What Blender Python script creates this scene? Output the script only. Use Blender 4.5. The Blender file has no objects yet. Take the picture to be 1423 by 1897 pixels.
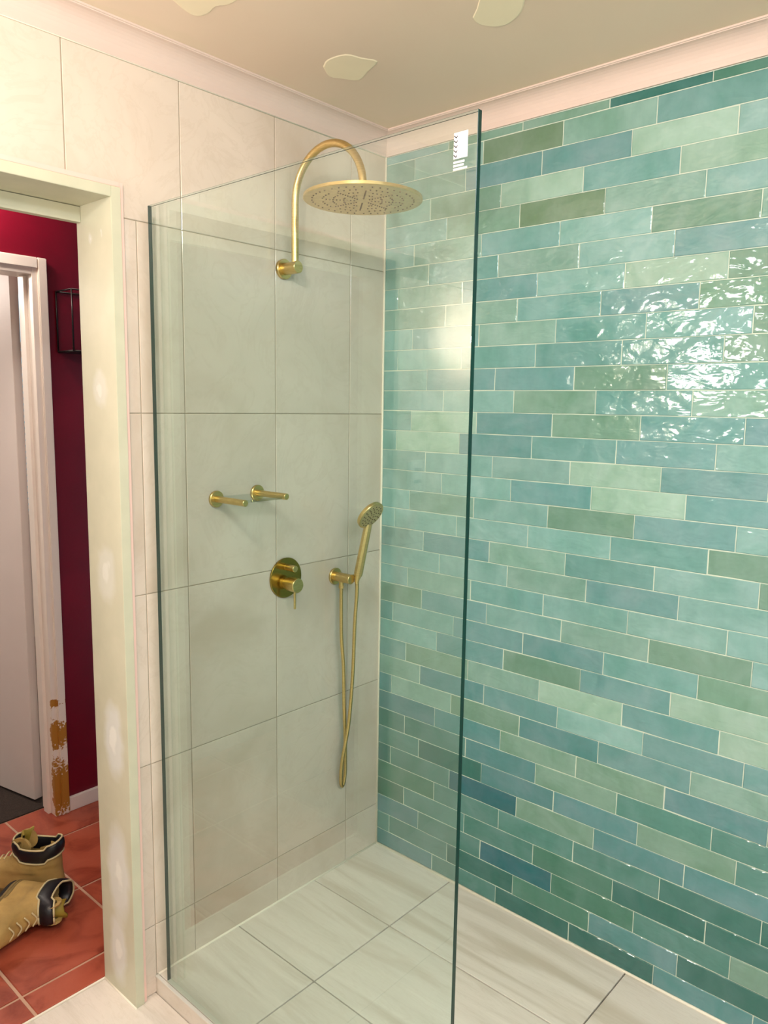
import bpy, bmesh, math, random
from mathutils import Vector, Matrix
import mathutils.noise as mnoise
random.seed(7)
C = bpy.context.scene.collection
S = bpy.context.scene
R = math.radians

# ---------------------------------------------------------------- camera
def make_camera():
    pos = Vector((-1.89355, -1.70346, 1.5313))
    yaw, pitch, roll = R(48.24396), R(-7.85346), R(0.87322)
    f = Vector((math.sin(yaw)*math.cos(pitch), math.cos(yaw)*math.cos(pitch), math.sin(pitch)))
    r = Vector((math.cos(yaw), -math.sin(yaw), 0)); u = r.cross(f)
    r2 = math.cos(roll)*r + math.sin(roll)*u; u2 = -math.sin(roll)*r + math.cos(roll)*u
    cd = bpy.data.cameras.new('camera'); cam = bpy.data.objects.new('camera', cd); C.objects.link(cam)
    m = Matrix((r2, u2, -f)).transposed().to_4x4(); m.translation = pos
    cam.matrix_world = m
    cd.sensor_fit = 'HORIZONTAL'; cd.sensor_width = 36; cd.lens = 1430.0/1423*36
    cd.clip_start = .02
    S.camera = cam
make_camera()

# ---------------------------------------------------------------- world and lights
S.view_settings.view_transform = 'Standard'; S.view_settings.look = 'None'
S.view_settings.gamma = 1; S.view_settings.use_curve_mapping = False
S.view_settings.exposure = 0.37
w = bpy.data.worlds.new('world'); S.world = w; w.use_nodes = True
w.node_tree.nodes['Background'].inputs[0].default_value = (.45, .68, .85, 1)
w.node_tree.nodes['Background'].inputs[1].default_value = .9
S.cycles.use_denoising = True
S.cycles.max_bounces = 10; S.cycles.diffuse_bounces = 5; S.cycles.glossy_bounces = 4
S.cycles.transparent_max_bounces = 16; S.cycles.transmission_bounces = 6
S.cycles.caustics_reflective = False; S.cycles.caustics_refractive = False
S.cycles.sample_clamp_indirect = 6

def lamp(name, kind, loc, energy, color, **kw):
    d = bpy.data.lights.new(name, kind); d.energy = energy; d.color = color
    o = bpy.data.objects.new(name, d); C.objects.link(o); o.location = loc
    for k, v in kw.items():
        if k == 'to': o.rotation_euler = (Vector(v)-Vector(loc)).to_track_quat('-Z', 'Y').to_euler()
        else: setattr(d, k, v)
    return o
lamp('ceiling_lamp', 'POINT', (-1.65, -.99, 2.24), 23, (1, .885, .775), shadow_soft_size=.045)
lamp('vanity_lamp', 'POINT', (-2.17, -.10, 1.77), 9, (1, .80, .62), shadow_soft_size=.05)
lamp('window_light', 'AREA', (-2.5, -.12, 1.86), 12, (1, .89, .86), shape='RECTANGLE', size=.48, size_y=.30, to=(0, -.12, 1.7))
lamp('fill_light', 'AREA', (-1.5, -2.2, 2.3), 22, (.90, .96, 1), shape='RECTANGLE', size=1.2, size_y=.3, to=(-1.1, -1.2, 0))  # added neutral fill for the lower room, stands for no real fitting
lamp('hallway_lamp', 'POINT', (-.98, .93, 2.29), 12, (1, .90, .80), shadow_soft_size=.06)
lamp('back_room_lamp', 'POINT', (-1.3, 2.2, 2.1), 26, (1, .88, .78), shadow_soft_size=.08)

# ---------------------------------------------------------------- materials
def lin(c):
    return tuple(((x/255)/12.92 if x/255 <= .04045 else ((x/255+.055)/1.055)**2.4) for x in c) + (1,)
class NT:
    def __init__(s, name):
        s.m = bpy.data.materials.new(name); s.m.use_nodes = True
        s.t = s.m.node_tree; s.b = s.t.nodes['Principled BSDF']; s.o = s.t.nodes['Material Output']
    def n(s, typ, **kw):
        n = s.t.nodes.new('ShaderNode'+typ)
        for k, v in kw.items():
            if k.startswith('i_'):
                n.inputs[k[2:].replace('_', ' ')].default_value = v
            else: setattr(n, k, v)
        return n
    def l(s, a, b): s.t.links.new(a, b)
    def set(s, **kw):
        for k, v in kw.items(): s.b.inputs[k.replace('_', ' ')].default_value = v
    def math(s, op, a, b=0.0, c=None):
        n = s.n('Math', operation=op)
        for i, v in enumerate([a, b] + ([c] if c is not None else [])):
            if isinstance(v, (int, float)): n.inputs[i].default_value = v
            else: s.l(v, n.inputs[i])
        return n.outputs[0]
    def mix(s, f, a, b, mode='MIX'):
        n = s.n('Mix', data_type='RGBA', blend_type=mode)
        for i, v in ((0, f), (6, a), (7, b)):
            if isinstance(v, (int, float, tuple)): n.inputs[i].default_value = v
            else: s.l(v, n.inputs[i])
        return n.outputs[2]
    def ramp(s, fac, pts):
        n = s.n('ValToRGB'); e = n.color_ramp.elements
        while len(e) < len(pts): e.new(.5)
        for el, (p, c) in zip(e, pts): el.position = p; el.color = c if len(c) == 4 else (*c, 1)
        s.l(fac, n.inputs[0]); return n.outputs[0]
    def coords(s, scale=(1, 1, 1), rnd=0.0):
        tc = s.n('TexCoord'); mp = s.n('Mapping'); mp.inputs['Scale'].default_value = scale
        s.l(tc.outputs['Object'], mp.inputs[0])
        if rnd:
            oi = s.n('ObjectInfo'); cx = s.n('CombineXYZ')
            a = s.math('MULTIPLY', oi.outputs['Random'], rnd); b = s.math('MULTIPLY', oi.outputs['Random'], rnd*1.7)
            s.l(a, cx.inputs[0]); s.l(b, cx.inputs[1]); s.l(a, cx.inputs[2]); s.l(cx.outputs[0], mp.inputs['Location'])
        return mp.outputs[0]
    def noise(s, vec, scale, detail=3, rough=.5, dist=0):
        n = s.n('TexNoise'); n.inputs['Scale'].default_value = scale; n.inputs['Detail'].default_value = detail
        n.inputs['Roughness'].default_value = rough; n.inputs['Distortion'].default_value = dist
        s.l(vec, n.inputs['Vector']); return n.outputs[0]
    def bump(s, h, strength, dist):
        b = s.n('Bump'); b.inputs['Strength'].default_value = strength; b.inputs['Distance'].default_value = dist
        s.l(h, b.inputs['Height']); s.l(b.outputs[0], s.b.inputs['Normal'])

def simple(name, rgb, rough=.5, metal=0.0, var=0.0, vscale=6, bump=0.0, bscale=60, spec=.5, coat=0.0):
    t = NT(name); c = lin(rgb); t.set(Roughness=rough, Metallic=metal)
    t.b.inputs['Specular IOR Level'].default_value = spec
    t.b.inputs['Coat Weight'].default_value = coat
    v = t.coords()
    n = t.noise(v, vscale, 4)
    d = tuple(x*(1-var) for x in c[:3])+(1,); h = tuple(min(1, x*(1+var)) for x in c[:3])+(1,)
    t.l(t.ramp(n, [(.3, d), (.7, h)]), t.b.inputs['Base Color'])
    if bump: t.bump(t.noise(v, bscale, 3), bump, .002)
    return t.m

def glaze_mat():
    t = NT('glazed_teal_ceramic'); t.set(Roughness=.07)
    t.b.inputs['Specular IOR Level'].default_value = .55
    oi = t.n('ObjectInfo')
    v = t.coords((1, 1, 1), 37); vs = t.coords((1, .35, 1), 61)
    big = t.noise(v, 9, 3, .55, .6); fine = t.noise(vs, 42, 4, .6, .3)
    hs = t.n('HueSaturation'); t.l(oi.outputs['Color'], hs.inputs['Color'])
    t.l(t.math('MULTIPLY_ADD', big, .05, .475), hs.inputs['Hue'])
    t.l(t.math('MULTIPLY_ADD', big, -.5, 1.12), hs.inputs['Saturation'])
    t.l(t.math('ADD', t.math('MULTIPLY_ADD', big, .55, .60), t.math('MULTIPLY', fine, .20)), hs.inputs['Value'])
    t.l(hs.outputs[0], t.b.inputs['Base Color'])
    rip = t.noise(v, 13, 2, .45, .4); rip2 = t.noise(t.coords((.5, 1, 1), 23), 27, 2, .5, .8)
    h = t.math('ADD', t.math('MULTIPLY', rip, 1.0), t.math('ADD', t.math('MULTIPLY', rip2, .38), t.math('MULTIPLY', t.noise(v, 85, 1), .075)))
    t.bump(h, 1.0, .0058)
    return t.m
def stone_tile_mat(name, base, vein, rnd, streak=None, rough=.16, amt=.5, bumpy=.0):
    t = NT(name); t.set(Roughness=rough)
    v = t.coords((1, 1, 1) if not streak else streak, rnd)
    n1 = t.noise(v, 2.2, 5, .55, 1.1); n2 = t.noise(v, 5.5, 6, .6, 2.2)
    col = t.ramp(n1, [(.32, lin(vein)), (.50, lin(base)), (.72, lin(tuple(min(255, x+8) for x in base)))])
    ridge = t.math('ABSOLUTE', t.math('SUBTRACT', n2, .5))
    vm = t.ramp(ridge, [(.0, (amt, amt, amt)), (.035, (0, 0, 0))])
    t.l(t.mix(vm, col, lin(vein)), t.b.inputs['Base Color'])
    if bumpy: t.bump(t.noise(v, 30, 3), bumpy, .001)
    return t.m
def brushed_brass():
    t = NT('brushed_brass'); t.set(Metallic=1.0, Roughness=.27)
    v = t.coords((1, 1, 14)); n = t.noise(v, 60, 3)
    t.l(t.ramp(n, [(.3, lin((204, 176, 116))), (.7, lin((226, 200, 142)))]), t.b.inputs['Base Color'])
    t.l(t.math('MULTIPLY_ADD', n, .12, .25), t.b.inputs['Roughness'])
    return t.m
def glass_mat(name, tint, ior=1.5):
    # thin architectural glass: Fresnel-weighted mirror over tinted see-through
    t = NT(name); t.t.nodes.remove(t.b)
    fr = t.n('Fresnel'); ge = t.n('NewGeometry')
    t.l(t.math('MULTIPLY_ADD', ge.outputs['Backfacing'], 1/ior-ior, ior), fr.inputs['IOR'])
    tr = t.n('BsdfTransparent'); tr.inputs[0].default_value = tint
    gl = t.n('BsdfGlossy'); gl.inputs['Roughness'].default_value = 0.0; gl.inputs[0].default_value = (1, 1, 1, 1)
    mx = t.n('MixShader'); t.l(fr.outputs[0], mx.inputs[0]); t.l(tr.outputs[0], mx.inputs[1]); t.l(gl.outputs[0], mx.inputs[2])
    t.l(mx.outputs[0], t.o.inputs[0]); return t.m
def jamb_mat():
    t = NT('primed_jamb_board'); t.set(Roughness=.42)
    tc = t.n('TexCoord'); base = lin((204, 204, 182)); fill = lin((222, 226, 224)); white = lin((236, 238, 232))
    n = t.noise(tc.outputs['Object'], 14, 4); sp = t.n('SeparateXYZ'); t.l(tc.outputs['Object'], sp.inputs[0])
    nc = t.n('TexNoise'); nc.inputs['Scale'].default_value = 22; t.l(tc.outputs['Object'], nc.inputs['Vector'])
    s2 = t.n('SeparateXYZ'); t.l(nc.outputs['Color'], s2.inputs[0])
    col = t.ramp(n, [(.3, lin((196, 197, 175))), (.7, base)])
    spots = [(.056, .67, .055, .12), (.055, .302, .062, .155), (.070, .08, .05, .12), (.065, 1.105, .05, .085), (.065, 1.561, .04, .055), (.033, 1.914, .006, .008), (.084, 1.914, .012, .02)]
    for (y, z, ry, rz) in spots:
        dy = t.math('DIVIDE', t.math('ADD', t.math('SUBTRACT', sp.outputs[1], y), t.math('MULTIPLY_ADD', s2.outputs[0], .03, -.015)), ry)
        dz = t.math('DIVIDE', t.math('ADD', t.math('SUBTRACT', sp.outputs[2], z), t.math('MULTIPLY_ADD', s2.outputs[1], .05, -.025)), rz)
        d = t.math('SQRT', t.math('ADD', t.math('MULTIPLY', dy, dy), t.math('MULTIPLY', dz, dz)))
        k = .8 if rz > .1 else .4
        m = t.ramp(d, [(.6, (k, k, k)), (1.0, (0, 0, 0))]); col = t.mix(m, col, fill)
        m2 = t.ramp(t.math('ADD', d, t.math('MULTIPLY', n, .9)), [(.62, (k, k, k)), (.75, (0, 0, 0))]); col = t.mix(m2, col, white)
    t.l(col, t.b.inputs['Base Color']); return t.m
def architrave_mat():
    # white paint chipped back to timber low down on the outer corner
    t = NT('chipped_white_paint'); t.set(Roughness=.35)
    tc = t.n('TexCoord'); sp = t.n('SeparateXYZ'); t.l(tc.outputs['Object'], sp.inputs[0])
    n = t.noise(tc.outputs['Object'], 70, 6, .7)
    def band(zc, h, wd):
        dz = t.math('DIVIDE', t.math('SUBTRACT', sp.outputs[2], zc), h)
        dy = t.math('DIVIDE', t.math('SUBTRACT', sp.outputs[1], 1.066), wd)
        d = t.math('SQRT', t.math('ADD', t.math('MULTIPLY', dz, dz), t.math('MULTIPLY', dy, dy)))
        return t.math('LESS_THAN', t.math('ADD', d, t.math('MULTIPLY_ADD', n, 2.4, -1.2)), .8)
    a = t.math('MAXIMUM', band(.06, .13, .026), t.math('MAXIMUM', band(.275, .065, .020), band(.40, .02, .010)))
    t.l(t.mix(a, lin((238, 228, 218)), lin((176, 122, 48))), t.b.inputs['Base Color']); return t.m
def ceiling_mat():
    t = NT('ceiling_board'); t.set(Roughness=.75)
    tc = t.n('TexCoord'); sp = t.n('SeparateXYZ'); t.l(tc.outputs['Object'], sp.inputs[0])
    n = t.noise(tc.outputs['Object'], 4, 4, .55, .6); n2 = t.noise(tc.outputs['Object'], 1.6, 3)
    col = t.ramp(n2, [(.3, lin((222, 202, 182))), (.7, lin((229, 211, 192)))])
    dx = t.math('ADD', t.math('MULTIPLY', sp.outputs[0], -1), t.math('MULTIPLY_ADD', n, .24, -.12))
    dy = t.math('ADD', t.math('MULTIPLY', sp.outputs[1], -1), t.math('MULTIPLY_ADD', n, .24, -.12))
    d = t.math('MINIMUM', dx, dy)
    m = t.ramp(d, [(.075, (.7, .7, .7)), (.095, (0, 0, 0))])
    t.l(t.mix(m, col, lin((224, 208, 186))), t.b.inputs['Base Color']); return t.m

M = {}
M['glaze'] = glaze_mat()
M['grout_cream'] = simple('cream_grout', (196, 208, 194), .8, var=.05)
M['grout_taupe'] = simple('taupe_grout', (164, 154, 136), .85, var=.06)
M['grout_floor'] = simple('grey_floor_grout', (98, 88, 72), .85, var=.06)
M['beige'] = stone_tile_mat('beige_stone_tile', (218, 205, 192), (205, 190, 174), 53, rough=.13, amt=.3)
M['floor_tile'] = stone_tile_mat('streaked_floor_tile', (220, 213, 203), (198, 189, 174), 31, streak=(6.5, .7, 1), rough=.36, amt=.25)
M['terracotta'] = stone_tile_mat('terracotta_tile', (168, 82, 60), (134, 54, 36), 47, streak=(3.5, 3.5, 3.5), rough=.3, amt=.0, bumpy=.3)
M['grout_hall'] = simple('sandy_grout', (196, 160, 136), .85, var=.08)
M['sealant'] = simple('white_sealant', (240, 234, 218), .35, var=.02)
M['cornice'] = simple('undercoated_cornice', (216, 197, 187), .6, var=.03, vscale=3)
M['ceiling'] = ceiling_mat()
M['patch'] = simple('plaster_patch', (240, 228, 200), .7, var=.03)
M['brass'] = brushed_brass()
M['brass_dark'] = simple('polished_brass_plate', (160, 134, 66), .2, metal=1, var=.08)
M['glass'] = glass_mat('clear_safety_glass', (.905, .965, .95, 1))
M['glass_edge'] = simple('green_glass_edge', (1, 50, 42), .2, var=.1, spec=.35)
M['shelf_glass'] = glass_mat('shelf_glass', (.80, .86, .84, 1))
M['jamb'] = jamb_mat()
M['pink'] = simple('pink_tile_trim', (236, 202, 192), .4, var=.02)
M['burgundy'] = simple('burgundy_paint', (112, 0, 30), .42, var=.16, vscale=5, bump=.15, bscale=90)
M['white_paint'] = simple('white_gloss_paint', (238, 229, 220), .35, var=.02)
M['chipped'] = architrave_mat()
M['door'] = simple('door_paint', (224, 214, 208), .4, var=.02)
M['carpet'] = simple('dark_carpet', (50, 40, 34), .95, var=.35, vscale=160, bump=.8, bscale=300)
M['wire'] = simple('black_wire', (12, 6, 8), .45)
M['plaster'] = simple('cream_wall_paint', (228, 226, 222), .7, var=.02)
M['silver'] = simple('satin_silver_trim', (222, 219, 212), .3, metal=.15)
M['seal'] = simple('frosted_seal', (196, 198, 184), .3)
M['terracotta'].name = 'terracotta_tile'
M['plastic'] = simple('white_plastic', (240, 240, 236), .3)
M['nozzle'] = simple('rubber_nozzle', (84, 66, 34), .6)
M['sticker'] = simple('white_sticker', (198, 199, 206), .5)
M['ink'] = simple('grey_ink', (30, 29, 34), .6)
M['leather'] = simple('tan_nubuck', (178, 148, 86), .7, var=.22, vscale=16, bump=.5, bscale=70)
M['leather_wet'] = simple('olive_toe_rubber', (150, 130, 44), .6, var=.2, vscale=18)
M['black_pad'] = simple('black_collar_padding', (20, 20, 26), .42, var=.2, bump=.3, bscale=90)
M['piping'] = simple('cream_piping', (206, 192, 148), .7)
M['sole'] = simple('worn_tan_sole', (128, 108, 62), .8, var=.25, vscale=30)
M['sole_dark'] = simple('black_tread', (22, 18, 16), .8)
M['dark'] = simple('dark_void', (30, 22, 20), .8)

# ---------------------------------------------------------------- helpers
def link(name, bm, mat, parent=None, smooth=False, autosmooth=None):
    me = bpy.data.meshes.new(name)
    bmesh.ops.recalc_face_normals(bm, faces=bm.faces)
    bm.to_mesh(me); bm.free()
    for m in (mat if isinstance(mat, (list, tuple)) else [mat]): me.materials.append(m)
    if smooth:
        for p in me.polygons: p.use_smooth = True
        if autosmooth: me.set_sharp_from_angle(angle=R(autosmooth))
    o = bpy.data.objects.new(name, me); C.objects.link(o)
    if parent: o.parent = parent
    return o
def place(name, me, parent, loc, rot=(0, 0, 0)):
    o = bpy.data.objects.new(name, me); C.objects.link(o); o.parent = parent; o.location = loc; o.rotation_euler = rot; return o
def box(bm, a, b, mi=0):
    x0, y0, z0 = (min(a[i], b[i]) for i in range(3)); x1, y1, z1 = (max(a[i], b[i]) for i in range(3))
    v = [bm.verts.new(p) for p in ((x0, y0, z0), (x1, y0, z0), (x1, y1, z0), (x0, y1, z0), (x0, y0, z1), (x1, y0, z1), (x1, y1, z1), (x0, y1, z1))]
    for q in ((0, 3, 2, 1), (4, 5, 6, 7), (0, 1, 5, 4), (1, 2, 6, 5), (2, 3, 7, 6), (3, 0, 4, 7)):
        bm.faces.new([v[i] for i in q]).material_index = mi
def boxes(name, lst, mat, parent=None, bevel=0.0):
    bm = bmesh.new()
    for a, b in lst: box(bm, a, b)
    if bevel: bmesh.ops.bevel(bm, geom=bm.edges[:], offset=bevel, segments=2, affect='EDGES')
    return link(name, bm, mat, parent)
def struct(o): o['kind'] = 'structure'; return o
def frame_for(d):
    d = Vector(d).normalized(); a = Vector((0, 0, 1)) if abs(d.z) < .9 else Vector((1, 0, 0))
    x = d.cross(a).normalized(); return x, d.cross(x).normalized(), d
def lathe(bm, base, axis, prof, n=40, mi=0):
    """prof: list of (distance along axis, radius); closed with caps"""
    x, y, d = frame_for(axis); base = Vector(base); rings = []
    for t, r in prof:
        rings.append([bm.verts.new(base+d*t+(x*math.cos(2*math.pi*i/n)+y*math.sin(2*math.pi*i/n))*max(r, 1e-5)) for i in range(n)])
    for a, b in zip(rings, rings[1:]):
        for i in range(n): bm.faces.new((a[i], a[(i+1) % n], b[(i+1) % n], b[i])).material_index = mi
    bm.faces.new(rings[0][::-1]).material_index = mi; bm.faces.new(rings[-1]).material_index = mi
def rod(bm, base, axis, length, r, n=28, ch=.0012, mi=0):
    lathe(bm, base, axis, [(0, r), (length-ch, r), (length, r-ch)], n, mi)
def disc(bm, base, axis, length, r, n=48, ch=.0015):
    lathe(bm, base, axis, [(0, r-ch*.3), (length-ch, r), (length, r-ch)], n)
def spline(pts, n):
    P = [Vector(p) for p in pts]; P = [P[0]*2-P[1]]+P+[P[-1]*2-P[-2]]; out = []
    for i in range(1, len(P)-2):
        for k in range(n):
            t = k/n; a, b, c, d = P[i-1:i+3]
            out.append(.5*((2*b)+(c-a)*t+(2*a-5*b+4*c-d)*t*t+(3*b-a-3*c+d)*t**3))
    out.append(P[-2]); return out
def tube(bm, pts, r, n=16, mi=0, rf=None):
    pts = [Vector(p) for p in pts]; rings = []; x = None
    for i, p in enumerate(pts):
        d = (pts[min(i+1, len(pts)-1)]-pts[max(i-1, 0)]).normalized()
        if x is None: x, y, _ = frame_for(d)
        else: x = (x-d*x.dot(d)).normalized()
        y = d.cross(x); rr = rf(i, len(pts)) if rf else r
        rings.append([bm.verts.new(p+(x*math.cos(2*math.pi*k/n)+y*math.sin(2*math.pi*k/n))*rr) for k in range(n)])
    for a, b in zip(rings, rings[1:]):
        for k in range(n): bm.faces.new((a[k], a[(k+1) % n], b[(k+1) % n], b[k])).material_index = mi
    bm.faces.new(rings[0][::-1]).material_index = mi; bm.faces.new(rings[-1]).material_index = mi

def tile_mesh(name, poly, depth, bev, mat, wob=0.0, sub=1):
    """flat tile in local XY, face towards +Z at z=0, poly = outline counter-clockwise"""
    pts = []
    for i, p in enumerate(poly):
        q = poly[(i+1) % len(poly)]
        for k in range(sub):
            t = k/sub; x, y = p[0]+(q[0]-p[0])*t, p[1]+(q[1]-p[1])*t
            if wob and k: x += random.uniform(-wob, wob)*.4; y += random.uniform(-wob, wob)
            pts.append((x, y))
    cx = sum(p[0] for p in poly)/len(poly); cy = sum(p[1] for p in poly)/len(poly)
    n = len(pts); inner = []
    for i in range(n):
        a = Vector(pts[i-1]); b = Vector(pts[i]); c = Vector(pts[(i+1) % n])
        e1 = (b-a).normalized(); e2 = (c-b).normalized(); n1 = Vector((-e1.y, e1.x)); n2 = Vector((-e2.y, e2.x))
        m = (n1+n2); m = m/max(.5, m.dot(n1)) if m.length > 1e-6 else n1
        inner.append(b+m*bev)
    bm = bmesh.new()
    f = [bm.verts.new((p.x, p.y, 0)) for p in inner]; s = [bm.verts.new((p[0], p[1], -bev*.8)) for p in pts]
    d = [bm.verts.new((p[0], p[1], -depth)) for p in pts]
    bm.faces.new(f)
    for i in range(n):
        j = (i+1) % n
        bm.faces.new((s[i], s[j], f[j], f[i])); bm.faces.new((d[i], d[j], s[j], s[i]))
    me = bpy.data.meshes.new(name); bmesh.ops.recalc_face_normals(bm, faces=bm.faces); bm.to_mesh(me); bm.free(); me.materials.append(mat)
    return me
def rect(w, h): return [(-w/2, -h/2), (w/2, -h/2), (w/2, h/2), (-w/2, h/2)]
ROT_BACK = (R(90), 0, 0)          # local X -> +X, local Y -> +Z, face -> -Y
ROT_RIGHT = (R(90), 0, R(-90))    # local X -> -Y, local Y -> +Z, face -> -X

# ---------------------------------------------------------------- right wall: glazed teal bricks
ZT = 2.300
P = .0633; Z0 = .0609; G = .0022
wall_right = struct(boxes('wall_right', [((.0016, -2.6, -.06), (.10, .15, 2.36))], M['grout_cream']))
OFF = [.249,.058,.186,.122,.250,.059,.182,.119,.246,.058,.181,.119,.246,.059,.181,.120,.249,.183,.061,.122,.250,.184,.062,.123,.249,.183,.062,.122,.249,.059,.181,.121,.246,.182,.058,.118,.246]
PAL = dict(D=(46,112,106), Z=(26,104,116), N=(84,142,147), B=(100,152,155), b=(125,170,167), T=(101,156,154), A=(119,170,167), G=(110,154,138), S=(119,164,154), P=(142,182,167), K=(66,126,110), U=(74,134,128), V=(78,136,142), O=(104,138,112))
ROWS = ['BTDDNN','TTDGND','BTZGTS','GTTGDD','GTTTDD','DTZGBB','TDBBGT','TTBGTT','BNGGBG','NSGNBS','SNBABB','TGSPBP','ABGBPS','TABBTG','GBASGA','ASTAbA','AASBAA','bBSTAG','AAAATG','ASAGBA','bABPBT','bAbPBA','APBTBA','APBGBN','AAGTST','ABBGTA','AATTTG','ATSTTG','SSTBGT','ASBAPG','STSABA','bSTAGS','bGOSAT','SGPTPS','SSBBPb','SSOSTB','AGGDKG']
full = [tile_mesh('brick_tile', rect(.2515-G, P-G), .006, .0016, M['glaze'], .0006, 4) for _ in range(4)]
TILE_L = .2515; YEND = -1.52
for k in range(37):
    z0 = Z0+P*(k-1) if k else .004
    z1 = min(Z0+P*k, ZT)-G; z0 = z0+0.0
    js = [0.0]+[OFF[k]+TILE_L*i for i in range(12)]
    for i in range(len(js)-1):
        a, b = js[i]+(.003 if i == 0 else 0), js[i+1]-G
        if a > -YEND: break
        ch = ROWS[k][i] if i < len(ROWS[k]) else random.choice('ATBSG')
        if k < 9: ch = {'T': 'U', 'B': 'V', 'A': 'T', 'S': 'G', 'G': 'K' if k < 5 else 'G'}.get(ch, ch)  # lower rows get deeper letters: dimmer light down there put into tile colour
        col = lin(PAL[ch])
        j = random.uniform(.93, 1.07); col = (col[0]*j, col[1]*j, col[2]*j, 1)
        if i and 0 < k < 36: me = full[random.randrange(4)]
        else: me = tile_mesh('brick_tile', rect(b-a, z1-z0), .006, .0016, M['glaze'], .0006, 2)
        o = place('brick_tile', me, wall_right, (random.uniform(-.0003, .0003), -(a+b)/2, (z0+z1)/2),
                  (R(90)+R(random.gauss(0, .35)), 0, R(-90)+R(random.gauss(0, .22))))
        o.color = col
bm = bmesh.new()
for k in range(37):
    z0 = Z0+P*(k-1) if k else .004; z1 = min(Z0+P*k, ZT)-G
    js = [OFF[k]+TILE_L*i for i in range(12)]
    for a, b in zip(js, js[1:]):
        if a > -YEND-.0001 and a < 2.58: box(bm, (0, -a, z0), (.006, -min(b-G, 2.59), z1))
o = link('brick_tile_field', bm, M['glaze'], wall_right); o['kind'] = 'stuff'; o.color = lin(PAL['A'])

# ---------------------------------------------------------------- back wall: beige 300 x 450 tiles, doorway on its left
DX0, DX1, DZ = -1.78, -.915, 2.022          # doorway in the tiled face
wall_back = struct(boxes('wall_back', [((-.925, .0018, -.06), (.10, .150, 2.36)), ((-2.65, .0018, -.06), (-1.805, .150, 2.36)), ((-1.805, .0018, 2.018), (-.925, .150, 2.36))], [M['grout_taupe'], M['burgundy']]))
for p in wall_back.data.polygons:
    if p.normal.y > .9: p.material_index = 1
XJ = [0, -.155, -.453, -.753, -1.045, -1.347, -1.649, -1.951, -2.253, -2.55]
ZJ = [0, .147, .6009, 1.052, 1.5035, 1.9536, ZT]
g = .0011
def back_tile(x0, x1, z0, z1, poly=None):
    cx, cz = (x0+x1)/2, (z0+z1)/2
    pl = poly and [(p[0]-cx, p[1]-cz) for p in poly] or rect(x1-x0-2*g, z1-z0-2*g)
    me = tile_mesh('wall_tile', pl, .008, .0012, M['beige'])
    place('wall_tile', me, wall_back, (cx, 0, cz), ROT_BACK)
for c in range(len(XJ)-1):
    x1, x0 = XJ[c], XJ[c+1]
    if c == 0: x1 = -.001
    for r_ in range(6):
        z0, z1 = ZJ[r_], ZJ[r_+1]
        if c == 3:
            if r_ < 5:
                back_tile(-.877, x1, z0, z1); back_tile(DX1+.001, -.877, -.05 if r_ == 0 else z0, z1)
            else:
                back_tile(x0, x1, z0, z1, [(DX1+.001, z0+g), (x1-g, z0+g), (x1-g, z1-g), (x0+g, z1-g), (x0+g, DZ+.002), (DX1+.001, DZ+.002)])
        elif c in (4, 5):
            if r_ == 5: back_tile(x0, x1, DZ+.001, z1)
        elif c == 6:
            if r_ == 5: back_tile(x0, x1, DZ+.001, z1)
            if r_ < 5: back_tile(x0, DX0-.001, -.05 if r_ == 0 else z0, z1)
        else:
            back_tile(x0, x1, -.05 if (c > 6 and r_ == 0) else z0, z1)

# ---------------------------------------------------------------- other walls, ceiling, cornices
struct(boxes('wall_left', [((-2.65, -2.7, -.06), (-2.55, 0.006, 2.36))], M['plaster']))
struct(boxes('wall_front', [((-2.55, -2.7, -.06), (.10, -2.6, 2.36))], M['plaster']))
ceiling = struct(boxes('ceiling', [((-2.65, -2.7, 2.36), (1.2, 1.06, 2.44))], M['ceiling']))
def cornice(name, p0, p1, inward):
    """55 mm cove with small lips, mitred at both ends"""
    p0, p1, inw = Vector(p0), Vector(p1), Vector(inward); h, q = .060, .056
    prof = [(0, 0), (.004, 0), (.005, .004), (.0052, .007)]
    for k in range(1, 9):
        a = k/9*math.pi/2; prof.append((.0052+(q-.010)*(1-math.cos(a)), .007+(h-.013)*math.sin(a)*1.0))
    prof += [(q-.004, h-.006), (q-.003, h-.0045), (q, h-.004), (q, h+.002), (0, h+.002)]
    d = (p1-p0).normalized(); bm = bmesh.new(); r0, r1 = [], []
    for u, v in prof:
        r0.append(bm.verts.new(p0+inw*u+d*u+Vector((0, 0, v)))); r1.append(bm.verts.new(p1+inw*u-d*u+Vector((0, 0, v))))
    n = len(prof)
    for i in range(n): bm.faces.new((r0[i], r0[(i+1) % n], r1[(i+1) % n], r1[i]))
    bm.faces.new(r0); bm.faces.new(r1[::-1])
    return struct(link(name, bm, M['cornice']))
cornice('trim_1', (0, 0, ZT), (-2.55, 0, ZT), (0, -1, 0))
cornice('trim_2', (0, 0, ZT), (0, -2.6, ZT), (-1, 0, 0))
cornice('trim_3', (-2.55, 0, ZT), (-2.55, -2.6, ZT), (1, 0, 0))
bm = bmesh.new(); tube(bm, [(-2.55, -.001, ZT), (-.002, -.001, ZT)], .0022, 8); struct(link('trim_11', bm, M['sealant'], None, True))
cornice('trim_4', (-2.55, -2.6, ZT), (0, -2.6, ZT), (0, 1, 0))
def px_scale(pts): # measured on z=2.4, moved along the sight line to the ceiling plane
    c = (-1.8936, -1.7035); k = (2.36-1.5313)/(2.4+.0091-1.5313)
    return [(c[0]+(x-c[0])*k, c[1]+(y-c[1])*k) for x, y in pts]
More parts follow.
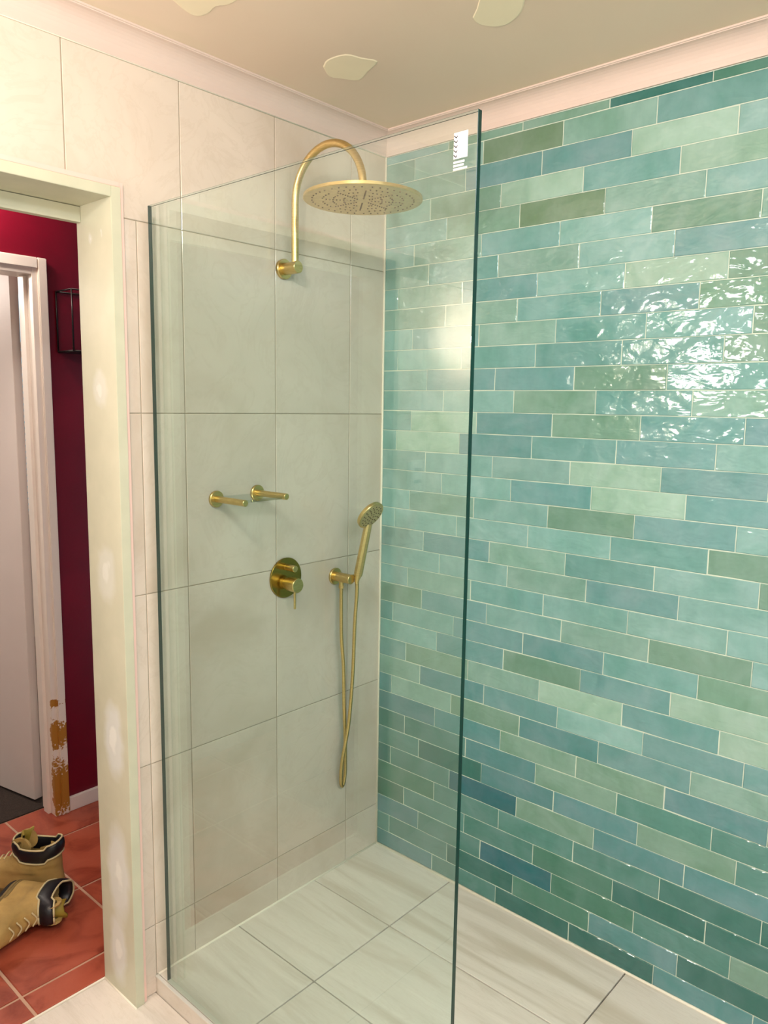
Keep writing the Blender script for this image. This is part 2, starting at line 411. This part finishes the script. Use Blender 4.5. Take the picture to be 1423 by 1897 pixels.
for pts in ([(-.398,-.129),(-.420,-.17),(-.412,-.227),(-.37,-.245),(-.329,-.262),(-.30,-.20),(-.275,-.143),(-.31,-.115),(-.344,-.098)],
            [(-.358,-.579),(-.385,-.61),(-.422,-.65),(-.41,-.70),(-.364,-.718),(-.31,-.68),(-.282,-.631),(-.285,-.60),(-.305,-.58),(-.33,-.572)],
            [(-.862,-.127),(-.80,-.10),(-.767,-.099),(-.758,-.13),(-.766,-.17),(-.752,-.20),(-.759,-.249),(-.82,-.31),(-.90,-.29),(-.93,-.20)]):
    q = px_scale(pts); q = [Vector((x, y, 0)) for x, y in q]
    sm = spline(q+[q[0]], 3)[:-1]; cx = sum(v.x for v in sm)/len(sm); cy = sum(v.y for v in sm)/len(sm)
    bm = bmesh.new(); n = len(sm)
    a = [bm.verts.new((cx+(v.x-cx)*.94, cy+(v.y-cy)*.94, 2.3588)) for v in sm]; b = [bm.verts.new((v.x, v.y, 2.3602)) for v in sm]
    bm.faces.new(a)
    for i in range(n): bm.faces.new((a[i], a[(i+1) % n], b[(i+1) % n], b[i]))
    link('plaster_patch', bm, M['patch'], ceiling)

# ---------------------------------------------------------------- floors
shower_floor = struct(boxes('floor', [((-.874, -2.6, -.06), (0.0045, 0.006, -.007))], M['grout_floor']))
def floor_tile(parent, x0, x1, y0, y1, z, mat, gap, name, dep=.0075, bev=.001):
    me = tile_mesh(name, rect(x1-x0-gap, y1-y0-gap), dep, bev, mat)
    place(name, me, parent, ((x0+x1)/2, (y0+y1)/2, z), (0, 0, 0))
for x0, x1 in ((-.300, -.0005), (-.605, -.300), (-.873, -.605)):
    ys = [-.0005, -.328, -.929, -1.531, -2.133, -2.598]
    for a, b in zip(ys, ys[1:]): floor_tile(shower_floor, x0, x1, b, a, 0, M['floor_tile'], .004, 'floor_tile')
step = boxes('step_face', [((-.8805, -2.6, -.06), (-.8745, 0.0, -.0035))], M['floor_tile'], shower_floor)
struct(boxes('trim_5', [((-.8825, -2.6, -.0035), (-.8735, .0, .0008))], M['silver'], None, .0006))
bath_floor = struct(boxes('floor_bathroom', [((-2.55, -2.6, -.12), (-.8745, .148, -.057))], M['grout_floor']))
for i in range(6):
    x1 = -.881-.30*i; x0 = x1-.30
    for a, b in ((.147, -.452), (-.452, -1.054), (-1.054, -1.656), (-1.656, -2.258), (-2.258, -2.6)):
        if i == 5: x0 = max(x0, -2.55)
        floor_tile(bath_floor, x0, x1, b, a, -.05, M['floor_tile'], .002, 'floor_tile')
hall_floor = struct(boxes('floor_hallway', [((-2.5, .152, -.12), (1.2, 1.172, -.0535))], M['grout_hall']))
ys = [.154, .249, .584, .920, 1.170]
for i in range(-5, 6):
    x0 = -.80+.335*i; x1 = x0+.335
    if x0 > 1.1: continue
    for a, b in zip(ys, ys[1:]): floor_tile(hall_floor, x0, x1, a, b, -.05, M['terracotta'], .009, 'terracotta_tile', .004, .0015)
struct(boxes('trim_6', [((-1.80, .1475, -.06), (-.925, .1535, -.0485))], M['sealant']))
# sealant beads
bm = bmesh.new(); tube(bm, [(-.002, -.002, 0), (-.002, -.002, ZT)], .0034, 8); struct(link('trim_7', bm, M['sealant'], None, True))
bm = bmesh.new(); tube(bm, [(-.001, -.001, 0.0005), (-.001, -2.59, 0.0005)], .0045, 8); struct(link('trim_8', bm, M['sealant'], None, True))
bm = bmesh.new(); tube(bm, [(-.873, -.001, 0.0005), (-.001, -.001, 0.0005)], .0036, 8); struct(link('trim_9', bm, M['sealant'], None, True))
bm = bmesh.new(); tube(bm, [(-.9485, -.016, -.0495), (-.9485, .148, -.0495)], .0028, 8); struct(link('trim_10', bm, M['sealant'], None, True))

# ---------------------------------------------------------------- bathroom door frame (no leaf)
door_1 = bpy.data.objects.new('door_1', None); C.objects.link(door_1); struct(door_1)
boxes('side_jamb', [((-.948, -.014, -.05), (-.9235, .150, 2.016))], M['jamb'], door_1, .0008)
boxes('side_jamb', [((-1.805, -.014, -.05), (-1.782, .150, 2.016))], M['jamb'], door_1, .0008)
boxes('head_jamb', [((-1.782, -.014, 1.992), (-.948, .150, 2.016))], M['jamb'], door_1, .0008)
boxes('head_stop', [((-1.782, .128, 1.955), (-.9482, .150, 1.9905))], M['jamb'], door_1, .0008)
boxes('tile_edge_trim', [((-.9233, -.010, -.05), (-.9145, .004, DZ+.006))], M['pink'], door_1, .0008)
boxes('tile_edge_trim', [((-1.795, -.010, 2.0165), (-.9235, .004, DZ+.006))], M['pink'], door_1, .0008)

# ---------------------------------------------------------------- hallway and the room beyond
HY = 1.077
struct(boxes('wall_hallway', [((-.628, HY, -.06), (1.2, HY+.10, 2.36)), ((-2.5, HY, -.06), (-1.44, HY+.10, 2.36)), ((-1.44, HY, 1.99), (-.628, HY+.10, 2.36))], M['burgundy']))
struct(boxes('wall_hallway_right', [((1.2, .15, -.06), (1.3, HY, 2.36))], M['burgundy']))
struct(boxes('wall_hallway_left', [((-2.6, .15, -.06), (-2.5, HY, 2.36))], M['burgundy']))
struct(boxes('baseboard_hallway', [((-.600, HY-.014, -.05), (1.2, HY, .008))], M['white_paint'], None, .003))
door_2 = bpy.data.objects.new('door_2', None); C.objects.link(door_2); struct(door_2)
boxes('side_jamb', [((-.6525, HY-.012, -.05), (-.628, HY+.10, 1.99))], M['chipped'], door_2, .001)
boxes('side_jamb', [((-1.44, HY-.012, -.05), (-1.416, HY+.10, 1.99))], M['white_paint'], door_2, .001)
boxes('head_jamb', [((-1.416, HY-.012, 1.966), (-.6528, HY+.10, 1.99))], M['white_paint'], door_2, .001)
boxes('architrave', [((-.632, HY-.020, -.05), (-.600, HY-.0005, 2.024))], M['chipped'], door_2, .003)
boxes('architrave', [((-1.47, HY-.020, 1.986), (-.6325, HY-.0005, 2.024))], M['white_paint'], door_2, .003)
boxes('door_stop', [((-.664, HY+.030, -.05), (-.6526, HY+.066, 1.965))], M['white_paint'], door_2, .001)
back_room = struct(boxes('wall_back_room', [((-2.4, 3.4, -.06), (-.2, 3.5, 2.36)), ((1.0, 3.4, -.06), (1.2, 3.5, 2.36)), ((-.2, 3.4, -.06), (1.0, 3.5, .75)), ((-.2, 3.4, 2.25), (1.0, 3.5, 2.36)),
    ((1.2, 1.177, -.06), (1.3, 3.5, 2.36)), ((-2.5, 1.177, -.06), (-2.4, 3.5, 2.36))], M['plaster']))
struct(boxes('ceiling_back_room', [((-2.5, 1.06, 2.36), (1.3, 3.5, 2.44))], M['plaster']))
struct(boxes('floor_back_room', [((-2.4, 1.172, -.12), (1.2, 3.4, -.048))], M['carpet']))
window_1 = struct(boxes('window_1', [((-.2, 3.42, .75), (-.15, 3.46, 2.25)), ((.95, 3.42, .75), (1.0, 3.46, 2.25)), ((-.15, 3.42, .75), (.95, 3.46, .8)), ((-.15, 3.42, 2.2), (.95, 3.46, 2.25)), ((-.15, 3.42, 1.86), (.95, 3.46, 1.90))], M['white_paint']))
boxes('pane', [((-.15, 3.437, .8), (.95, 3.443, 2.2))], M['glass'], window_1)
blind = bpy.data.objects.new('venetian_blind', None); C.objects.link(blind); blind.location = (.4, 3.37, .9)
blind['label'] = 'white venetian blind glimpsed through the gap beside the open white door'; blind['category'] = 'blind'
sl = bmesh.new(); box(sl, (-.5, -.02, -.001), (.5, .02, .001)); slm = bpy.data.meshes.new('slat'); sl.to_mesh(slm); sl.free(); slm.materials.append(M['white_paint'])
for i in range(26): place('slat', slm, blind, (0, 0, -.10+i*.038), (R(35), 0, 0))
boxes('head_rail', [((-.5, -.02, .90), (.5, .02, .94))], M['white_paint'], blind)
# door leaf standing open into the far room
leaf = boxes('door_leaf', [((-.035, 0, 0), (0, .80, 2.02))], M['door'], door_2, .0015)
leaf.location = (-.6275, 1.235, -.038); leaf.rotation_euler = (0, 0, R(12))
for z in (.30, 1.70):
    bm = bmesh.new(); rod(bm, (-.632, 1.205, z), (0, 0, 1), .09, .007, 12); h_ = link('hinge', bm, M['plastic'], door_2, True, 40)

# wire wall shelf
ws = bpy.data.objects.new('wire_shelf', None); C.objects.link(ws); ws.location = (-.564, HY, 1.706)
ws['label'] = 'black wire box shelf hanging on the burgundy hallway wall'; ws['category'] = 'shelf'
bm = bmesh.new(); W_, D_, H_ = .30, .117, .211
for x in (0, W_):
    for y in (0, -D_): tube(bm, [(x, y-.003, 0), (x, y-.003, H_)], .003, 6)
for z in (0, H_):
    for y in (0, -D_): tube(bm, [(0, y-.003, z), (W_, y-.003, z)], .003, 6)
    for x in (0, W_): tube(bm, [(x, -.003, z), (x, -D_-.003, z)], .003, 6)
link('wire_frame', bm, M['wire'], ws, True)
boxes('base_panel', [((0, -.003, -.004), (W_, -D_-.003, .003))], M['wire'], ws)

# power outlet on the back wall, seen as a reflection in the screen
so = bpy.data.objects.new('power_outlet', None); C.objects.link(so); so.location = (-1.91, 0, 1.288)
so['label'] = 'white double power outlet reflected faintly in the glass shower screen'; so['category'] = 'outlet'
boxes('faceplate', [((-.036, -.010, -.058), (.036, 0, .058))], M['plastic'], so, .002)
for z in (-.022, .018): boxes('switch', [((-.009, -.0135, z), (.009, -.0102, z+.012))], M['ink'], so, .0005)

# ---------------------------------------------------------------- glass shower screen
scr = bpy.data.objects.new('shower_screen', None); C.objects.link(scr); scr.location = (-.872, -.042, .001)
scr['label'] = 'frameless clear glass shower screen with dark green polished edges standing on the shower step'; scr['category'] = 'shower screen'
GW, GH = .930, 1.981
bm = bmesh.new(); box(bm, (0, 0, 0), (.010, -GW, GH))
bmesh.ops.bevel(bm, geom=bm.edges[:], offset=.0007, segments=1, affect='EDGES')
bm.normal_update()
gp = link('glass_panel', bm, [M['glass'], M['glass_edge']], scr)
for p in gp.data.polygons:
    if abs(p.normal.x) < .95 and p.normal.z < .95: p.material_index = 1
boxes('glass_seal', [((-.0010, -.001, -.0006), (.0115, -GW+.001, .0018))], M['seal'], scr)
st = boxes('safety_sticker', [((-.0005, -.885, 1.916-.001), (-.0001, -.912, 1.955-.001))], M['sticker'], scr)
bm = bmesh.new()
for i in range(5):
    z = 1.949-i*.0072; v = [(-.0009, -.8855, z), (-.0009, -.8900, z-.0036), (-.0009, -.8925, z-.0010)]
    for a, b in zip(v, v[1:]):
        a, b = Vector(a), Vector(b); o_ = Vector((0, 0, .0019)); x = Vector((.0003, 0, 0))
        q = [bm.verts.new(p) for p in (a, b, b+o_, a+o_)]; bm.faces.new(q)
link('printed_ticks', bm, M['ink'], st)
bm = bmesh.new()
for r_, wd in enumerate((.0225, .021, .0265)):
    z = 1.9115-r_*.0052; y = .885
    while y < .885+wd-.001:
        l_ = random.uniform(.0012, .0018); box(bm, (-.0005, -y, z), (-.0001, -y-l_, z-.0032)); y += l_+.0003
link('printed_text', bm, M['sticker'], scr)

# ---------------------------------------------------------------- rain shower
sh = bpy.data.objects.new('rain_shower', None); C.objects.link(sh); sh.location = (-.425, 0, 1.904)
sh['label'] = 'brushed brass gooseneck shower arm with a large round rain head'; sh['category'] = 'shower'
bm = bmesh.new(); disc(bm, (0, 0, 0), (0, -1, 0), .010, .0275); link('wall_flange', bm, M['brass'], sh, True, 35)
bm = bmesh.new(); rod(bm, (0, -.010, 0), (0, -1, 0), .055, .0165, 40); link('elbow_body', bm, M['brass'], sh, True, 35)
bm = bmesh.new()
AR, AY, AZ = .1275, -.178, 2.073-1.904
pts = [(0, -.0495, .010), (0, -.0495, .06), (0, -.0495, .12)]
for i in range(0, 25): a = math.pi*(1-i/24); pts.append((0, AY-AR*math.cos(a)*1.0, AZ+AR*math.sin(a)))
pts = [(0, -.0505, .010), (0, -.0505, .07), (0, -.0505, .13)]+[(0, AY+AR*math.cos(math.pi*i/24), AZ+AR*math.sin(math.pi*i/24)) for i in range(25)]+[(0, AY-AR, AZ-.006)]
tube(bm, pts, .0100, 24); link('gooseneck_pipe', bm, M['brass'], sh, True, 50)
HZ = 2.043-1.904; HYc = AY-AR
bm = bmesh.new(); rod(bm, (0, HYc, AZ-.004), (0, 0, -1), .024, .012, 28); link('swivel_joint', bm, M['brass'], sh, True, 35)
bm = bmesh.new(); lathe(bm, (0, HYc, HZ+.006), (0, 0, -1), [(0, .146), (.001, .1495), (.008, .150), (.0095, .148)], 96)
head = link('rain_head', bm, M['brass'], sh, True, 35)
bm = bmesh.new()
def noz(x, y): lathe(bm, (x, HYc+y, HZ-.0034), (0, 0, -1), [(0, .0022), (.0018, .0017)], 8)
for s_ in range(8):
    a = s_*math.pi/4+R(3)
    for k in range(9): rr = .022+k*.0088; noz(rr*math.cos(a), rr*math.sin(a))
    for k in range(4):
        am = a+math.pi/8; rr = .05+k*.026
        for q in range(-(k+1)//2, (k+1)//2+1):
            aa = am+q*R(8.5); noz(rr*math.cos(aa), rr*math.sin(aa))
nz = link('spray_nozzles', bm, M['nozzle'], head); nz['kind'] = 'stuff'

# ---------------------------------------------------------------- glass shelf on two brass pegs
gs = bpy.data.objects.new('glass_shelf', None); C.objects.link(gs); gs.location = (-.594, 0, 1.279)
gs['label'] = 'small clear glass shelf held between two round brass pegs'; gs['category'] = 'shelf'
for x, z in ((-.0697, -.0023), (.0694, .0042)):
    bm = bmesh.new(); disc(bm, (x, 0, z), (0, -1, 0), .008, .0225); f_ = link('wall_flange', bm, M['brass'], gs, True, 35)
    bm = bmesh.new(); rod(bm, (x, -.008, z), (0, -1, 0), .121, .0088, 28); link('peg', bm, M['brass'], gs, True, 35)
boxes('glass_plate', [((-.062, -.004, -.003), (.062, -.118, .004))], M['shelf_glass'], gs, .0006)

# ---------------------------------------------------------------- mixer
mx = bpy.data.objects.new('shower_mixer', None); C.objects.link(mx); mx.location = (-.420, 0, 1.0235)
mx['label'] = 'round brass shower mixer plate with diverter knob and pin lever'; mx['category'] = 'mixer'
bm = bmesh.new(); disc(bm, (0, 0, 0), (0, -1, 0), .006, .0600, 80); link('wall_plate', bm, M['brass_dark'], mx, True, 35)
bm = bmesh.new(); lathe(bm, (.000, -.006, -.016), (0, -1, 0), [(0, .0165), (.012, .0175), (.016, .0215), (.050, .0215), (.0515, .020)], 40); body = link('mixer_body', bm, M['brass'], mx, True, 35)
bm = bmesh.new(); rod(bm, (.000, -.043, -.034), (0, 0, -1), .054, .0036, 16); link('lever', bm, M['brass'], mx, True, 35)
bm = bmesh.new(); rod(bm, (0, -.006, .032), (0, -1, 0), .040, .0098, 28); link('diverter_knob', bm, M['brass'], mx, True, 35)

# ---------------------------------------------------------------- hand shower
hs = bpy.data.objects.new('hand_shower', None); C.objects.link(hs); hs.location = (-.2148, 0, .996)
hs['label'] = 'brass hand shower in its wall bracket with a twisted hanging hose'; hs['category'] = 'hand shower'
bm = bmesh.new(); disc(bm, (0, 0, 0), (0, -1, 0), .007, .0265); link('wall_flange', bm, M['brass'], hs, True, 35)
bm = bmesh.new(); rod(bm, (0, -.007, 0), (0, -1, 0), .067, .0150, 32)
rod(bm, (0, -.030, -.010), (0, 0, -1), .018, .0075, 20); rod(bm, (0, -.030, -.026), (0, 0, -1), .009, .0088, 6)
rod(bm, (.008, -.062, .004), (1, 0, .05), .038, .0068, 20)
link('bracket', bm, M['brass'], hs, True, 35)
o_ = Vector((-.2148, 0, .996))
hb = Vector((-.197, -.083, 1.002))-o_; ht = Vector((-.177, -.102, 1.150))-o_; ax = (ht-hb).normalized()
bm = bmesh.new()
lathe(bm, hb-ax*.016, ax, [(0, .0070), (.012, .0075), (.0125, .0095), (.020, .0095), (.0205, .0125), (.030, .0138), (.150, .0128), (.186, .0120)], 10)
link('handle', bm, M['brass'], hs, True, 25)
nrm = Vector((.04, -.80, -.52)).normalized(); hc = Vector((-.186, -.128, 1.198))-o_
bm = bmesh.new(); lathe(bm, hc-nrm*.016, nrm, [(-.004, .018), (.001, .036), (.005, .0465), (.014, .0480), (.0165, .0465), (.0172, .044)], 56)
hh = link('spray_head', bm, M['brass'], hs, True, 30)
x_, y_, _ = frame_for(nrm)
bm = bmesh.new(); lathe(bm, hc+nrm*.0008, nrm, [(0, .0432), (.0012, .0425)], 48); link('spray_face', bm, simple('warm_grey_face', (170, 156, 108), .4), hh)
bm = bmesh.new()
for rr, n in ((.008, 5), (.017, 8), (.027, 13), (.036, 17)):
    for i in range(n):
        a = 2*math.pi*i/n+rr*40; lathe(bm, hc+nrm*.0018+(x_*math.cos(a)+y_*math.sin(a))*rr, nrm, [(0, .0023), (.0018, .0018)], 7)
nz = link('spray_nozzles', bm, M['nozzle'], hh); nz['kind'] = 'stuff'
path = [(-.2148, -.030, .965), (-.2145, -.030, .90), (-.214, -.032, .80), (-.206, -.034, .70), (-.198, -.030, .57), (-.186, -.024, .468), (-.178, -.018, .37), (-.179, -.017, .318), (-.190, -.018, .290), (-.204, -.024, .315), (-.208, -.032, .38), (-.200, -.040, .45), (-.190, -.046, .53), (-.184, -.054, .68), (-.190, -.066, .84), (-.194, -.078, .95), (-.1985, -.082, .986)]
bm = bmesh.new(); pp = spline([Vector(p)-o_ for p in path], 30); tube(bm, pp, .0058, 14, rf=lambda i, n: .0060 if i % 2 else .0053)
link('hose', bm, M['brass'], hs, True)

# ---------------------------------------------------------------- work boots
def foot_outline(h, n=40):
    """outline of a boot at height h (metres): heel at x=0, toe towards +x"""
    K = [(0, .295, .050, .0), (.03, .298, .050, .0), (.05, .296, .049, .002), (.070, .280, .047, .004), (.085, .255, .045, .006), (.10, .205, .043, .008), (.118, .172, .042, .010), (.14, .158, .042, .010), (.17, .152, .043, .006), (.21, .158, .046, .0)]
    for a, b in zip(K, K[1:]):
        if a[0] <= h <= b[0]:
            t = (h-a[0])/(b[0]-a[0]); L, wd, x0 = (a[i]+(b[i]-a[i])*t for i in (1, 2, 3)); break
    pts = []
    for i in range(n):
        a = 2*math.pi*i/n; c, s = math.cos(a), math.sin(a)
        x = x0+(L-x0)*(.5+.5*math.copysign(abs(c)**.8, c))
        u = (x-x0)/(L-x0); waist = 1-.16*math.exp(-((u-.38)/.16)**2)*(1 if h < .08 else 0)
        heel = .80+.20*min(1, u*2.2)
        y = wd*math.copysign(abs(s)**.75, s)*waist*(heel if h < .1 else 1)
        pts.append((x, y, h))
    return pts
def loft(bm, rings, mi=0, cap0=False, cap1=False):
    V = [[bm.verts.new(p) for p in r] for r in rings]; n = len(V[0])
    for a, b in zip(V, V[1:]):
        for i in range(n): bm.faces.new((a[i], a[(i+1) % n], b[(i+1) % n], b[i])).material_index = mi
    if cap0: bm.faces.new(V[0][::-1]).material_index = mi
    if cap1: bm.faces.new(V[-1]).material_index = mi
def scale_ring(r, k, dz=0):
    cx = sum(p[0] for p in r)/len(r); return [(cx+(p[0]-cx)*k, p[1]*k, p[2]+dz) for p in r]
def crumple(o, amt, sc):
    for v in o.data.vertices:
        v.co += mnoise.noise_vector(v.co*sc+Vector((3.1, 1.7, 9.2)))*amt
def make_boot(label):
    t = bpy.data.objects.new('work_boot', None); C.objects.link(t)
    t['label'] = label; t['category'] = 'boot'; t['group'] = 'work boots in the hallway'
    bm = bmesh.new(); loft(bm, [scale_ring(foot_outline(0), .97), foot_outline(.004), foot_outline(.012)], cap0=True, cap1=True)
    link('tread', bm, M['sole_dark'], t, True, 40)
    bm = bmesh.new(); loft(bm, [scale_ring(foot_outline(0), 1.0, .012), scale_ring(foot_outline(.01), 1.03, .006), scale_ring(foot_outline(.02), 1.03, 0), scale_ring(foot_outline(.021), 1.0, 0), scale_ring(foot_outline(.024), 1.03, 0), scale_ring(foot_outline(.030), 1.02, 0), scale_ring(foot_outline(.031), .97, 0)], cap0=True, cap1=True)
    link('sole', bm, M['sole'], t, True, 40)
    bm = bmesh.new(); hs_ = [.028+.007*i for i in range(18)]
    rings = [foot_outline(h) for h in hs_]
    inner = [scale_ring(foot_outline(h), .90) for h in reversed(hs_[4:])]
    loft(bm, rings+inner, cap1=True); up = link('upper', bm, M['leather'], t, True); crumple(up, .0065, 17)
    bm = bmesh.new(); loft(bm, [scale_ring(foot_outline(.031), 1.02), scale_ring(foot_outline(.045), 1.025), scale_ring(foot_outline(.058), 1.02), scale_ring(foot_outline(.060), .99)])
    for v in [v for v in bm.verts if v.co.x < .225]: bm.verts.remove(v)
    link('toe_guard', bm, M['leather_wet'], t, True)
    bm = bmesh.new()
    ring = foot_outline(.150); N = len(ring)
    def colz(i): c = math.cos(2*math.pi*i/N); return .012*c*c-(.010 if abs(c) < .5 else 0)
    prof = [(1.03, -.022), (1.10, -.012), (1.13, .002), (1.10, .016), (1.02, .022), (.93, .014), (.88, -.002), (.90, -.02)]
    loft(bm, [[(p[0], p[1], p[2]+colz(i)) for i, p in enumerate(scale_ring(ring, k, dz))] for k, dz in prof+[prof[0]]])
    link('padded_collar', bm, M['black_pad'], t, True)
    for dz, k in ((.0225, 1.02), (-.0225, 1.06)):
        bm = bmesh.new(); rr = scale_ring(ring, k, dz); pth = [(p[0], p[1], p[2]+colz(i)) for i, p in enumerate(rr)]; pth.append(pth[0])
        tube(bm, pth, .0030, 6); link('piping', bm, M['piping'], t, True)
    for s_ in (-1, 1):
        bm = bmesh.new()
        pts = [(.128+.03*math.cos(a), s_*(.026+.004*math.sin(a)), .165+.030*math.sin(a)) for a in [2*math.pi*i/16 for i in range(16)]]
        f0 = [bm.verts.new((x, y, z)) for x, y, z in pts]; f1 = [bm.verts.new((x-.004, y-s_*.006, z)) for x, y, z in pts]
        bm.faces.new(f0); bm.faces.new(f1[::-1])
        for i in range(16): bm.faces.new((f0[i], f0[(i+1) % 16], f1[(i+1) % 16], f1[i]))
        fl = link('eyelet_flap', bm, M['leather'], t, True, 40)
        for z in (.155, .178):
            bm = bmesh.new(); lathe(bm, (.128, s_*.031, z), (0, s_, 0), [(-.012, .0045), (.002, .0045), (.0022, .002)], 12); link('eyelet', bm, M['nozzle'], fl)
    bm = bmesh.new()
    tg = [[(.135+.055*u-.0+.02*(1-abs(v)), v*.030, .11+.095*u*1.0+.006*math.sin(v*3)) for v in (-1, -.5, 0, .5, 1)] for u in (0, .25, .5, .75, 1)]
    tg = [[(x-.075*(k/4), y, z) for x, y, z in row] for k, row in enumerate(tg)]
    V = [[bm.verts.new(p) for p in row] for row in tg]; V2 = [[bm.verts.new((p[0]-.006, p[1]*.95, p[2])) for p in row] for row in tg]
    for a, b in zip(V, V[1:]):
        for i in range(4): bm.faces.new((a[i], a[i+1], b[i+1], b[i]))
    for a, b in zip(V2, V2[1:]):
        for i in range(4): bm.faces.new((a[i+1], a[i], b[i], b[i+1]))
    for i in range(4): bm.faces.new((V[-1][i], V[-1][i+1], V2[-1][i+1], V2[-1][i]))
    link('tongue', bm, M['leather_wet'], t, True)
    for k in range(5):
        x = .235-k*.022; z = .088+k*.0125
        bm = bmesh.new(); tube(bm, spline([(x, -.022, z), (x-.006, 0, z+.011), (x-.002, .022, z)], 6), .0024, 6); link('lace', bm, M['piping'], t, True)
    return t
b1 = make_boot('tan work boot standing upright, black padded collar open upwards')
b1.location = (-.845, .598, -.0496); d = Vector((-.60, .80, 0)).normalized(); b1.rotation_euler = (0, 0, math.atan2(d.y, d.x))
b2 = make_boot('tan work boot lying on its side in front of the upright one')
T = Vector((-.74, -.67, 0)).normalized(); Sx = Vector((T.y, -T.x, 0)) ; Sx = Sx if Sx.x > 0 else -Sx
m3 = Matrix((T, Sx.cross(T), Sx)).transposed()
m = m3.to_4x4(); m.translation = Vector((-.969, .664, .006))
b2.matrix_world = m
